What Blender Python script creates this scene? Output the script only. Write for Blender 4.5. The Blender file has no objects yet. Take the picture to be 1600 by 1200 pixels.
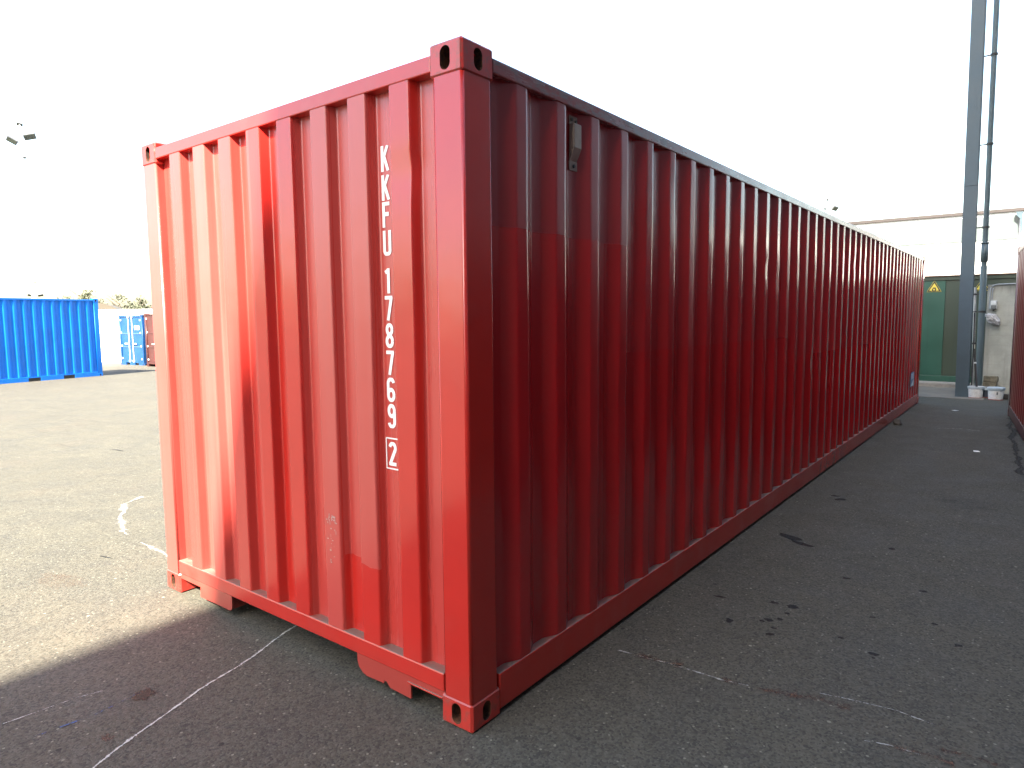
import bpy, bmesh, math, random
from mathutils import Vector, noise

scene = bpy.context.scene
COL = scene.collection
random.seed(7)

# ------------------------------------------------------------------ camera
cam_data = bpy.data.cameras.new('camera')
cam_data.sensor_width = 36.0
cam_data.lens = 1063.49 / 1600 * 36.0
cam_data.clip_start = 0.05
cam_data.clip_end = 2000
cam = bpy.data.objects.new('camera', cam_data)
cam.location = (1.6505, -1.8620, 1.6093)
cam.rotation_euler = (1.47197, 0.00905, 0.65774)
COL.objects.link(cam)
scene.camera = cam

# ------------------------------------------------------------------ light
SUN = Vector((0.31, -0.95, 1.0)).normalized()
world = bpy.data.worlds.new('World')
scene.world = world
world.use_nodes = True
wn = world.node_tree.nodes
wn.clear()
sky = wn.new('ShaderNodeTexSky')
sky.sky_type = 'NISHITA'
sky.sun_disc = False
sky.sun_elevation = math.asin(SUN.z)
sky.sun_rotation = math.atan2(SUN.x, SUN.y)
sky.air_density = 1.4
sky.dust_density = 2.6
sky.ozone_density = 0.6
bg = wn.new('ShaderNodeBackground')
bg.inputs['Strength'].default_value = 0.085
wo = wn.new('ShaderNodeOutputWorld')
world.node_tree.links.new(sky.outputs[0], bg.inputs[0])
world.node_tree.links.new(bg.outputs[0], wo.inputs[0])

sun_data = bpy.data.lights.new('sun', 'SUN')
sun_data.energy = 5.0
sun_data.angle = math.radians(0.38)
sun_data.color = (1.0, 0.91, 0.75)
sun_ob = bpy.data.objects.new('sun', sun_data)
sun_ob.rotation_euler = SUN.to_track_quat('Z', 'Y').to_euler()
sun_ob.location = (10, -20, 30)
COL.objects.link(sun_ob)

vs = scene.view_settings
vs.view_transform = 'Standard'
vs.look = 'None'
vs.gamma = 1.0
vs.exposure = 3.05
vs.use_curve_mapping = False
scene.cycles.max_bounces = 7
scene.cycles.diffuse_bounces = 4
scene.cycles.glossy_bounces = 3
scene.cycles.transparent_max_bounces = 6


# ------------------------------------------------------------------ node helpers
class N:
    """small wrapper to write node graphs in few lines"""
    def __init__(self, name):
        self.m = bpy.data.materials.new(name)
        self.m.use_nodes = True
        self.t = self.m.node_tree
        self.t.nodes.clear()
        self.out = self.t.nodes.new('ShaderNodeOutputMaterial')
        self.b = self.t.nodes.new('ShaderNodeBsdfPrincipled')
        self.t.links.new(self.b.outputs[0], self.out.inputs[0])
        tc = self.t.nodes.new('ShaderNodeTexCoord')
        self.obj = tc.outputs['Object']
        sp = self.t.nodes.new('ShaderNodeSeparateXYZ')
        self.t.links.new(self.obj, sp.inputs[0])
        self.x, self.y, self.z = sp.outputs

    def link(self, a, b):
        self.t.links.new(a, b)

    def put(self, sock, v):
        if isinstance(v, bpy.types.NodeSocket):
            self.t.links.new(v, sock)
        else:
            sock.default_value = v

    def set(self, **kw):
        names = dict(col='Base Color', rough='Roughness', metal='Metallic', spec='Specular IOR Level', normal='Normal',
                     alpha='Alpha', coat='Coat Weight', coat_rough='Coat Roughness', trans='Transmission Weight',
                     sheen='Sheen Weight')
        for k, v in kw.items():
            if k == 'col' and isinstance(v, tuple) and len(v) == 3:
                v = (*v, 1)
            self.put(self.b.inputs[names[k]], v)
        return self.m

    def math(self, op, a, b=0.0, c=None, clamp=False):
        n = self.t.nodes.new('ShaderNodeMath')
        n.operation = op
        n.use_clamp = clamp
        self.put(n.inputs[0], a)
        self.put(n.inputs[1], b)
        if c is not None:
            self.put(n.inputs[2], c)
        return n.outputs[0]

    def mapping(self, scale, loc=(0, 0, 0), vec=None):
        n = self.t.nodes.new('ShaderNodeMapping')
        n.inputs['Scale'].default_value = scale
        n.inputs['Location'].default_value = loc
        self.link(vec or self.obj, n.inputs['Vector'])
        return n.outputs[0]

    def noise(self, scale, detail=3, rough=0.55, vec=None, dist=0.0):
        n = self.t.nodes.new('ShaderNodeTexNoise')
        n.inputs['Scale'].default_value = scale
        n.inputs['Detail'].default_value = detail
        n.inputs['Roughness'].default_value = rough
        n.inputs['Distortion'].default_value = dist
        self.link(vec or self.obj, n.inputs['Vector'])
        return n.outputs['Fac']

    def voronoi(self, scale, feature='F1', vec=None, rand=1.0):
        n = self.t.nodes.new('ShaderNodeTexVoronoi')
        n.feature = feature
        n.inputs['Scale'].default_value = scale
        n.inputs['Randomness'].default_value = rand
        self.link(vec or self.obj, n.inputs['Vector'])
        return n.outputs

    def ramp(self, fac, lo, hi, a=0.0, b=1.0):
        n = self.t.nodes.new('ShaderNodeMapRange')
        n.interpolation_type = 'SMOOTHSTEP'
        self.put(n.inputs['Value'], fac)
        n.inputs['From Min'].default_value = lo
        n.inputs['From Max'].default_value = hi
        n.inputs['To Min'].default_value = a
        n.inputs['To Max'].default_value = b
        return n.outputs['Result']

    def mix(self, fac, a, b, blend='MIX'):
        n = self.t.nodes.new('ShaderNodeMix')
        n.data_type = 'RGBA'
        n.blend_type = blend
        self.put(n.inputs[0], fac)
        for s, v in ((n.inputs[6], a), (n.inputs[7], b)):
            if isinstance(v, tuple) and len(v) == 3:
                v = (*v, 1)
            self.put(s, v)
        return n.outputs[2]

    def bump(self, h, strength, dist=0.01, normal=None):
        n = self.t.nodes.new('ShaderNodeBump')
        n.inputs['Strength'].default_value = strength
        n.inputs['Distance'].default_value = dist
        self.put(n.inputs['Height'], h)
        if normal is not None:
            self.link(normal, n.inputs['Normal'])
        return n.outputs[0]

    def band(self, v, lo, hi, soft=0.004):
        return self.math('MULTIPLY', self.ramp(v, lo - soft, lo + soft), self.ramp(v, hi - soft, hi + soft, 1, 0))


def simple(name, col, rough=0.5, metal=0.0, var=0.25, scale=6, bump=0.0, spec=0.5):
    n = N(name)
    f = n.noise(scale, 5, 0.6)
    dark = tuple(c * (1 - var) for c in col)
    light = tuple(min(1, c * (1 + var * 0.6)) for c in col)
    kw = {}
    if bump:
        kw['normal'] = n.bump(n.noise(scale * 12, 4), bump, 0.004)
    return n.set(col=n.mix(n.ramp(f, 0.3, 0.7), dark, light), rough=n.ramp(f, 0.2, 0.8, rough * 0.8, min(1, rough * 1.2)),
                 metal=metal, spec=spec, **kw)


RED = (0.47, 0.021, 0.015)
CHALK = (0.42, 0.062, 0.052)


def red_paint(name, chalk=None, base=RED, chalk_col=CHALK, rough=(0.20, 0.36), rust=0.5, side=False):
    """worn container enamel: fresh red, chalked areas, scuffs, grime runs, pin-prick rust"""
    n = N(name)
    big = n.noise(1.3, 4, 0.6)
    fine = n.noise(140, 2, 0.5)
    runs = n.noise(1.0, 4, 0.65, vec=n.mapping((22, 22, 0.7)))
    base_c = n.mix(n.ramp(big, 0.3, 0.7), base, tuple(c * 0.86 for c in base))
    m = chalk(n) if chalk else n.ramp(big, 0.5, 0.62, 0, 0.35)
    m = n.math('MULTIPLY', m, n.ramp(runs, 0.1, 0.7, 0.65, 1.0))
    col = n.mix(m, base_c, chalk_col)
    col = n.mix(n.ramp(runs, 0.58, 0.8, 0, 0.12), col, tuple(c * 0.45 for c in chalk_col))
    # road film and splash dirt low down, patchy
    low = n.math('MULTIPLY', n.ramp(n.math('ADD', n.z, n.math('MULTIPLY', n.noise(7, 4, 0.7), 0.35)), 0.22, 0.52, 1, 0), 0.14)
    col = n.mix(low, col, (0.16, 0.075, 0.055))
    # scratches and chips
    v = n.voronoi(9)
    chip = n.math('MULTIPLY', n.ramp(v['Distance'], 0.02, 0.035, 1, 0), n.ramp(n.noise(2.1, 2), 0.58, 0.62))
    col = n.mix(n.math('MULTIPLY', chip, rust), col, (0.10, 0.03, 0.015))
    scr = n.ramp(n.noise(1.0, 6, 0.75, vec=n.mapping((60, 60, 3.0))), 0.70, 0.76)
    col = n.mix(n.math('MULTIPLY', scr, 0.05), col, (0.55, 0.30, 0.27))
    r = n.ramp(n.math('ADD', n.math('MULTIPLY', m, 0.6), n.math('MULTIPLY', runs, 0.22)), 0.05, 0.75, rough[0], rough[1])
    if side:
        cell = n.t.nodes.new('ShaderNodeTexWhiteNoise')
        cell.noise_dimensions = '1D'
        n.link(n.math('FLOOR', n.math('DIVIDE', n.math('SUBTRACT', n.y, 0.22), 0.28)), cell.inputs['W'])
        r = n.math('ADD', r, n.ramp(cell.outputs['Value'], 0.55, 0.95, 0.0, 0.14))
    nb = n.bump(n.noise(2.6, 2), 0.25, 0.02)
    geo = n.t.nodes.new('ShaderNodeNewGeometry')
    sz = n.t.nodes.new('ShaderNodeSeparateXYZ')
    n.link(geo.outputs['True Normal'], sz.inputs[0])
    dust = n.math('MULTIPLY', n.ramp(sz.outputs['Z'], 0.6, 0.9), n.ramp(n.noise(12, 3), 0.25, 0.6, 0.55, 0.95))
    col = n.mix(dust, col, (0.13, 0.095, 0.075))
    r = n.math('ADD', r, n.math('MULTIPLY', dust, 0.4))
    nb = n.bump(fine, 0.05, 0.002, nb)
    return n.set(col=col, rough=r, normal=nb, spec=0.75)


def end_chalk_and_sun(n):
    """faded areas of the end wall: single corrugations that were never repainted, plus left bands that paint in bright sunlight"""
    f = n.noise(0.9, 3)
    m = None
    for lo, hi, z0, z1, k in ((-2.0, -1.66, -1, 9, 0.95), (-2.3, -2.0, -1, 9, 0.5), (-1.53, -1.36, -1, 9, 0.35), (-0.905, -0.77, -1, 9, 0.9), (-0.77, -0.52, 0.545, 9, 0.85),  # leftmost span carries sunlight painted into the colour
                              (-0.52, -0.40, -1, 9, 0.55), (-0.265, -0.15, -1, 9, 0.6), (-1.66, -1.53, -1, 9, 0.4),
                              (-1.02, -0.905, -1, 9, 0.65)):
        b = n.band(n.x, lo, hi)
        if z0 > -1:
            b = n.math('MULTIPLY', b, n.ramp(n.math('ADD', n.z, n.math('MULTIPLY', n.noise(9, 2), 0.05)), z0 + 0.02, z0 + 0.028))
        b = n.math('MULTIPLY', b, k)
        m = b if m is None else n.math('MAXIMUM', m, b)
    return n.math('MULTIPLY', m, n.ramp(f, 0.15, 0.6, 0.7, 1.0))


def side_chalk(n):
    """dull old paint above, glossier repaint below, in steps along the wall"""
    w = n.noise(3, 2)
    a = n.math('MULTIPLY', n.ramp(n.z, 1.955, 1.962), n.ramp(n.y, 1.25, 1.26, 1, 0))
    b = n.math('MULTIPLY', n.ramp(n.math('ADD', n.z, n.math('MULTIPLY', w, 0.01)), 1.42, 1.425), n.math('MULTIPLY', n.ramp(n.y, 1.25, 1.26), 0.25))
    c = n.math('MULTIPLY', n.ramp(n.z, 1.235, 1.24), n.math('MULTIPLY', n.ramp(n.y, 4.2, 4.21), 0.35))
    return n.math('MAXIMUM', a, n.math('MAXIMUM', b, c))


M_END = red_paint('red_paint_end', end_chalk_and_sun)
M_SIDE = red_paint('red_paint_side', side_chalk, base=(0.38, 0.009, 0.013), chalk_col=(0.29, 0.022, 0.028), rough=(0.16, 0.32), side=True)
M_FRAME = red_paint('red_paint_frame', rough=(0.20, 0.34))
def cast_wear(n):
    """scraped and bruised edges of the castings"""
    return n.ramp(n.noise(26, 5, 0.75), 0.50, 0.60, 0, 0.9)


M_CAST = red_paint('red_paint_casting', cast_wear, chalk_col=(0.27, 0.045, 0.035), rough=(0.3, 0.5), rust=1.0)
M_SUNLIT = red_paint('sunlit_frame_paint', lambda n: n.ramp(n.noise(1.1, 3), 0.2, 0.6, 0.55, 0.8), rough=(0.24, 0.38))  # frame paint paled so the post's sunlight is in its colour
M_LOW = red_paint('red_paint_lower_plate', base=(0.36, 0.03, 0.022), chalk_col=(0.3, 0.07, 0.05), rough=(0.4, 0.55), rust=1.0)


def rail_mat():
    n = N('red_paint_worn_rail')
    f = n.noise(3, 5, 0.7, vec=n.mapping((1, 0.6, 4)))
    g = n.noise(24, 4, 0.7, vec=n.mapping((4, 0.35, 1)))
    col = n.mix(n.ramp(f, 0.35, 0.65), (0.25, 0.035, 0.035), (0.20, 0.075, 0.08))
    col = n.mix(n.ramp(g, 0.42, 0.62, 0, 0.8), col, (0.15, 0.12, 0.125))
    return n.set(col=col, rough=n.ramp(f, 0.3, 0.7, 0.22, 0.34), spec=0.9, normal=n.bump(g, 0.15, 0.004))


M_RAIL = rail_mat()


def rust_mat():
    n = N('rusty_inside')
    f = n.noise(30, 5, 0.7)
    return n.set(col=n.mix(n.ramp(f, 0.35, 0.65), (0.03, 0.014, 0.009), (0.14, 0.055, 0.025)), rough=0.9,
                 normal=n.bump(f, 0.5, 0.004))


M_RUST = rust_mat()
M_DARK = simple('black_underside', (0.02, 0.018, 0.018), 0.8)
M_WHITE_PRINT = simple('white_marking_paint', (0.80, 0.80, 0.79), 0.4, var=0.06, scale=40)
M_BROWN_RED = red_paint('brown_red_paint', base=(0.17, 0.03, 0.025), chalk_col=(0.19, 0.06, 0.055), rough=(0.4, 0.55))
M_BLUE = simple('blue_container_paint', (0.003, 0.14, 0.56), 0.45, var=0.12, scale=1.5, spec=0.25)
M_BLUE2 = simple('mid_blue_door_paint', (0.004, 0.046, 0.16), 0.4, var=0.15, scale=2)
M_NAVY = simple('navy_side_paint', (0.006, 0.015, 0.07), 0.4, var=0.15, scale=2)
M_FARRED = simple('far_red_paint', (0.05, 0.011, 0.010), 0.45, var=0.2, scale=2)
M_REEFER = simple('white_container_paint', (0.80, 0.80, 0.79), 0.4, var=0.05, scale=1)
M_GALV = simple('galvanised_rod', (0.62, 0.63, 0.62), 0.4, 0.3, var=0.1)
M_VENT = simple('beige_vent_plastic', (0.29, 0.24, 0.20), 0.55, var=0.2, scale=20)
M_BOLT = simple('dark_bolt', (0.03, 0.028, 0.028), 0.5)


# ------------------------------------------------------------------ mesh helpers
def link(o, parent=None):
    COL.objects.link(o)
    if parent is not None:
        o.parent = parent
    return o


def obj(name, bm, mat, parent=None, smooth=False, loc=None, rot=None):
    me = bpy.data.meshes.new(name)
    bmesh.ops.recalc_face_normals(bm, faces=bm.faces[:])
    if smooth:
        for f in bm.faces:
            f.smooth = True
    bm.to_mesh(me)
    bm.free()
    for m in (mat if isinstance(mat, (list, tuple)) else [mat]):
        me.materials.append(m)
    o = bpy.data.objects.new(name, me)
    if loc is not None:
        o.location = loc
    if rot is not None:
        o.rotation_euler = rot
    link(o, parent)
    if smooth:
        w = o.modifiers.new('weighted', 'WEIGHTED_NORMAL')
        w.keep_sharp = False
    return o


def raw(name, verts, faces, mat, parent=None, smooth=False):
    me = bpy.data.meshes.new(name)
    me.from_pydata(verts, [], faces)
    me.materials.append(mat)
    if smooth:
        for p in me.polygons:
            p.use_smooth = True
    o = bpy.data.objects.new(name, me)
    return link(o, parent)


def thing(name, label, cat, loc=(0, 0, 0), rotz=0.0, group=None):
    o = bpy.data.objects.new(name, None)
    o.location = loc
    o.rotation_euler = (0, 0, rotz)
    o.empty_display_size = 0.2
    link(o)
    return tag(o, label, cat, group)


def tag(o, label, cat, group=None):
    o['label'] = label
    o['category'] = cat
    if group:
        o['group'] = group
    return o


def box(bm, a, b, bev=0.0, seg=2):
    r = bmesh.ops.create_cube(bm, size=1)
    vs_ = r['verts']
    for v in vs_:
        for i in range(3):
            v.co[i] = (a[i] + b[i]) / 2 + v.co[i] * (b[i] - a[i])
    if bev:
        es = list({e for v in vs_ for e in v.link_edges})
        bmesh.ops.bevel(bm, geom=es, offset=bev, segments=seg, affect='EDGES', profile=0.5)
    return bm


def nb(a, b, bev=0.0, seg=2):
    return box(bmesh.new(), a, b, bev, seg)


def tube(bm, pts, r, seg=12, caps=True):
    pts = [Vector(p) for p in pts]
    rings = []
    for i, p in enumerate(pts):
        d = (pts[min(i + 1, len(pts) - 1)] - pts[max(i - 1, 0)]).normalized()
        up = Vector((0, 0, 1)) if abs(d.z) < 0.9 else Vector((1, 0, 0))
        u = d.cross(up).normalized()
        w = d.cross(u).normalized()
        rr = r[i] if isinstance(r, (list, tuple)) else r
        rings.append([bm.verts.new(p + (u * math.cos(2 * math.pi * k / seg) + w * math.sin(2 * math.pi * k / seg)) * rr) for k in range(seg)])
    for a, b in zip(rings, rings[1:]):
        for k in range(seg):
            bm.faces.new((a[k], a[(k + 1) % seg], b[(k + 1) % seg], b[k]))
    if caps:
        bm.faces.new(rings[0])
        bm.faces.new(rings[-1][::-1])
    return bm


def lathe(bm, prof, seg=24, c=(0, 0, 0)):
    rings = []
    for r, z in prof:
        rings.append([bm.verts.new((c[0] + r * math.cos(2 * math.pi * k / seg), c[1] + r * math.sin(2 * math.pi * k / seg), c[2] + z)) for k in range(seg)])
    for a, b in zip(rings, rings[1:]):
        for k in range(seg):
            bm.faces.new((a[k], a[(k + 1) % seg], b[(k + 1) % seg], b[k]))
    return bm


def prism(bm, poly, axis, lo, hi):
    """extrude a 2-D outline along an axis; outline is in the two other axes in order"""
    def p3(p, t):
        q = list(p)
        q.insert(axis, t)
        return q
    a = [bm.verts.new(p3(p, lo)) for p in poly]
    b = [bm.verts.new(p3(p, hi)) for p in poly]
    bm.faces.new(a)
    bm.faces.new(b[::-1])
    for i in range(len(poly)):
        j = (i + 1) % len(poly)
        bm.faces.new((a[j], a[i], b[i], b[j]))
    return bm


def round_profile(pts, r, seg=3):
    """round the inner corners of an open polyline"""
    out = [Vector(pts[0])]
    for i in range(1, len(pts) - 1):
        p0, p, p1 = Vector(pts[i - 1]), Vector(pts[i]), Vector(pts[i + 1])
        a, b = (p0 - p), (p1 - p)
        if a.length < 1e-6 or b.length < 1e-6:
            continue
        t = min(r, a.length * 0.45, b.length * 0.45)
        s, e = p + a.normalized() * t, p + b.normalized() * t
        for k in range(seg + 1):
            q = k / seg
            out.append(s * (1 - q) ** 2 + p * 2 * q * (1 - q) + e * q * q)
    out.append(Vector(pts[-1]))
    return out


def corrugated(bm, prof, z0, z1, nz, place, wave=0.0, dents=(), seed=0.0):
    """sheet: profile points (u along the wall, d depth) swept in z; place(u, d, z) -> point"""
    rows = []
    for j in range(nz + 1):
        z = z0 + (z1 - z0) * j / nz
        row = []
        for u, d in prof:
            dd, uu = d, u
            if wave:
                fade = min(1, (z - z0) / 0.15, (z1 - z) / 0.15)
                dd += wave * fade * noise.noise((u * 3.1 + seed, z * 1.7, seed))
                uu += wave * 0.8 * fade * noise.noise((u * 2.3, z * 1.9 + 7, seed + 5))
            for du, dz, ru, rz, pu, pd in dents:
                g = math.exp(-((u - du) / ru) ** 2 - ((z - dz) / rz) ** 2)
                dd += pd * g
                uu += pu * g
            row.append(bm.verts.new(place(uu, dd, z)))
        rows.append(row)
    for a, b in zip(rows, rows[1:]):
        for i in range(len(prof) - 1):
            bm.faces.new((a[i], a[i + 1], b[i + 1], b[i]))
    return bm


def hole_face(bm, o, u, v, wu, wv, hu, hv, depth, nin, lid=True):
    """a rectangle wu x wv at o spanned by u, v with an oval hole hu x hv sunk by depth along nin.
    returns faces of the pocket (second material)"""
    o, u, v, nin = Vector(o), Vector(u), Vector(v), Vector(nin)
    corner = [bm.verts.new(o + u * a + v * b) for a, b in ((0, 0), (wu, 0), (wu, wv), (0, wv))]
    k = 20
    ring, ring2 = [], []
    for i in range(k):
        t = 2 * math.pi * (i + 0.5) / k - math.pi * 0.75 - math.pi / 4
        c, s = math.cos(t), math.sin(t)
        st = max(0.0, hv - hu)
        p = o + u * (wu / 2 + hu / 2 * c) + v * (wv / 2 + hu / 2 * s + (st / 2 if s > 0 else -st / 2))
        ring.append(bm.verts.new(p))
        ring2.append(bm.verts.new(p + nin * depth))
    q = k // 4
    for c in range(4):
        for i in range(q - 1):
            a = c * q + i
            bm.faces.new((corner[c], ring[(a + 1) % k], ring[a]))
        last = c * q + q - 1
        bm.faces.new((corner[c], corner[(c + 1) % 4], ring[(last + 1) % k], ring[last]))
    inner = []
    for i in range(k):
        inner.append(bm.faces.new((ring[i], ring[(i + 1) % k], ring2[(i + 1) % k], ring2[i])))
    if lid:
        inner.append(bm.faces.new(ring2))
    return inner


def casting(name, x0, x1, y0, y1, z0, z1, sx, sy, parent, mat=None, mat_in=None, b=0.009):
    """corner casting: chamfered box with an oval hole in its outer end face (y) and outer side face (x); sx, sy = outward signs"""
    bm = bmesh.new()
    lo, hi = (x0, y0, z0), (x1, y1, z1)
    inner = []
    X, Yv, Z = Vector((1, 0, 0)), Vector((0, 1, 0)), Vector((0, 0, 1))
    fx = x1 if sx > 0 else x0
    fy = y1 if sy > 0 else y0
    inner += hole_face(bm, (x0 + b, fy, z0 + b), X, Z, x1 - x0 - 2 * b, z1 - z0 - 2 * b, 0.050, 0.084, 0.05, (0, -sy, 0))
    inner += hole_face(bm, (fx, y0 + b, z0 + b), Yv, Z, y1 - y0 - 2 * b, z1 - z0 - 2 * b, 0.048, 0.078, 0.05, (-sx, 0, 0))

    def cv(axis, c):
        """vertex of the face normal to axis at box corner c (0/1 per axis)"""
        p = []
        for k in range(3):
            e = lo[k] if c[k] == 0 else hi[k]
            p.append(e if k == axis else e + (b if c[k] == 0 else -b))
        return p

    def face(pts):
        bm.faces.new([bm.verts.new(q) for q in pts])
    # plain faces
    done = {(0, 1 if sx > 0 else 0), (1, 1 if sy > 0 else 0)}
    for ax in range(3):
        for side in (0, 1):
            if (ax, side) in done:
                continue
            o = [k for k in range(3) if k != ax]
            cs = []
            for a, c in ((0, 0), (1, 0), (1, 1), (0, 1)):
                q = [0, 0, 0]
                q[ax], q[o[0]], q[o[1]] = side, a, c
                cs.append(cv(ax, q))
            face(cs)
    # chamfer strips and corner triangles
    for ax in range(3):
        a, c = [k for k in range(3) if k != ax]
        for i in (0, 1):
            for j in (0, 1):
                e0, e1 = [0, 0, 0], [0, 0, 0]
                e0[a], e0[c], e0[ax] = i, j, 0
                e1[a], e1[c], e1[ax] = i, j, 1
                face([cv(a, e0), cv(c, e0), cv(c, e1), cv(a, e1)])
    for i in (0, 1):
        for j in (0, 1):
            for k in (0, 1):
                face([cv(ax, (i, j, k)) for ax in range(3)])
    for f in inner:
        f.material_index = 1
    bmesh.ops.remove_doubles(bm, verts=bm.verts[:], dist=0.0005)
    return obj(name, bm, [mat or M_CAST, mat_in or M_RUST], parent, smooth=False)


# ------------------------------------------------------------------ containers
def side_profile(L, pitch_n, post=0.165, first=0.32):
    """side wall: outer flat 72, slope 68, inner 70, slope 68, along y"""
    n = pitch_n
    p = (L - 2 * first - 0.072) / n
    s = 0.068 * p / 0.278
    fl = 0.072
    pts = [(post - 0.01, 0.036)]
    for k in range(n + 1):
        a = first + k * p
        pts += [(a - s, 0.036), (a, 0.0), (a + fl, 0.0), (a + fl + s, 0.036)]
    pts.append((L - post + 0.01, 0.036))
    return round_profile(pts, 0.011)


END_CENTRES = [-0.332 - 0.2494 * i for i in range(8)]


def end_profile(W):
    pts = [(-W + 0.14, 0.0456)]
    for c in reversed(END_CENTRES):
        pts += [(c - 0.055 - 0.018, 0.0456), (c - 0.055, 0.0), (c + 0.055, 0.0), (c + 0.055 + 0.018, 0.0456)]
    pts.append((-0.14, 0.0456))
    return round_profile(pts, 0.009)


_rd = random.Random(21)
SIDE_DENTS = [(3.462, 1.93, 0.03, 0.05, 0.0, 0.010)] + [(0.356 + 0.28 * _rd.randint(1, 38), _rd.uniform(0.35, 2.3), _rd.uniform(0.025, 0.06), _rd.uniform(0.03, 0.09),
                                                         _rd.uniform(-0.004, 0.004), _rd.uniform(0.004, 0.011)) for _ in range(16)]


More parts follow.
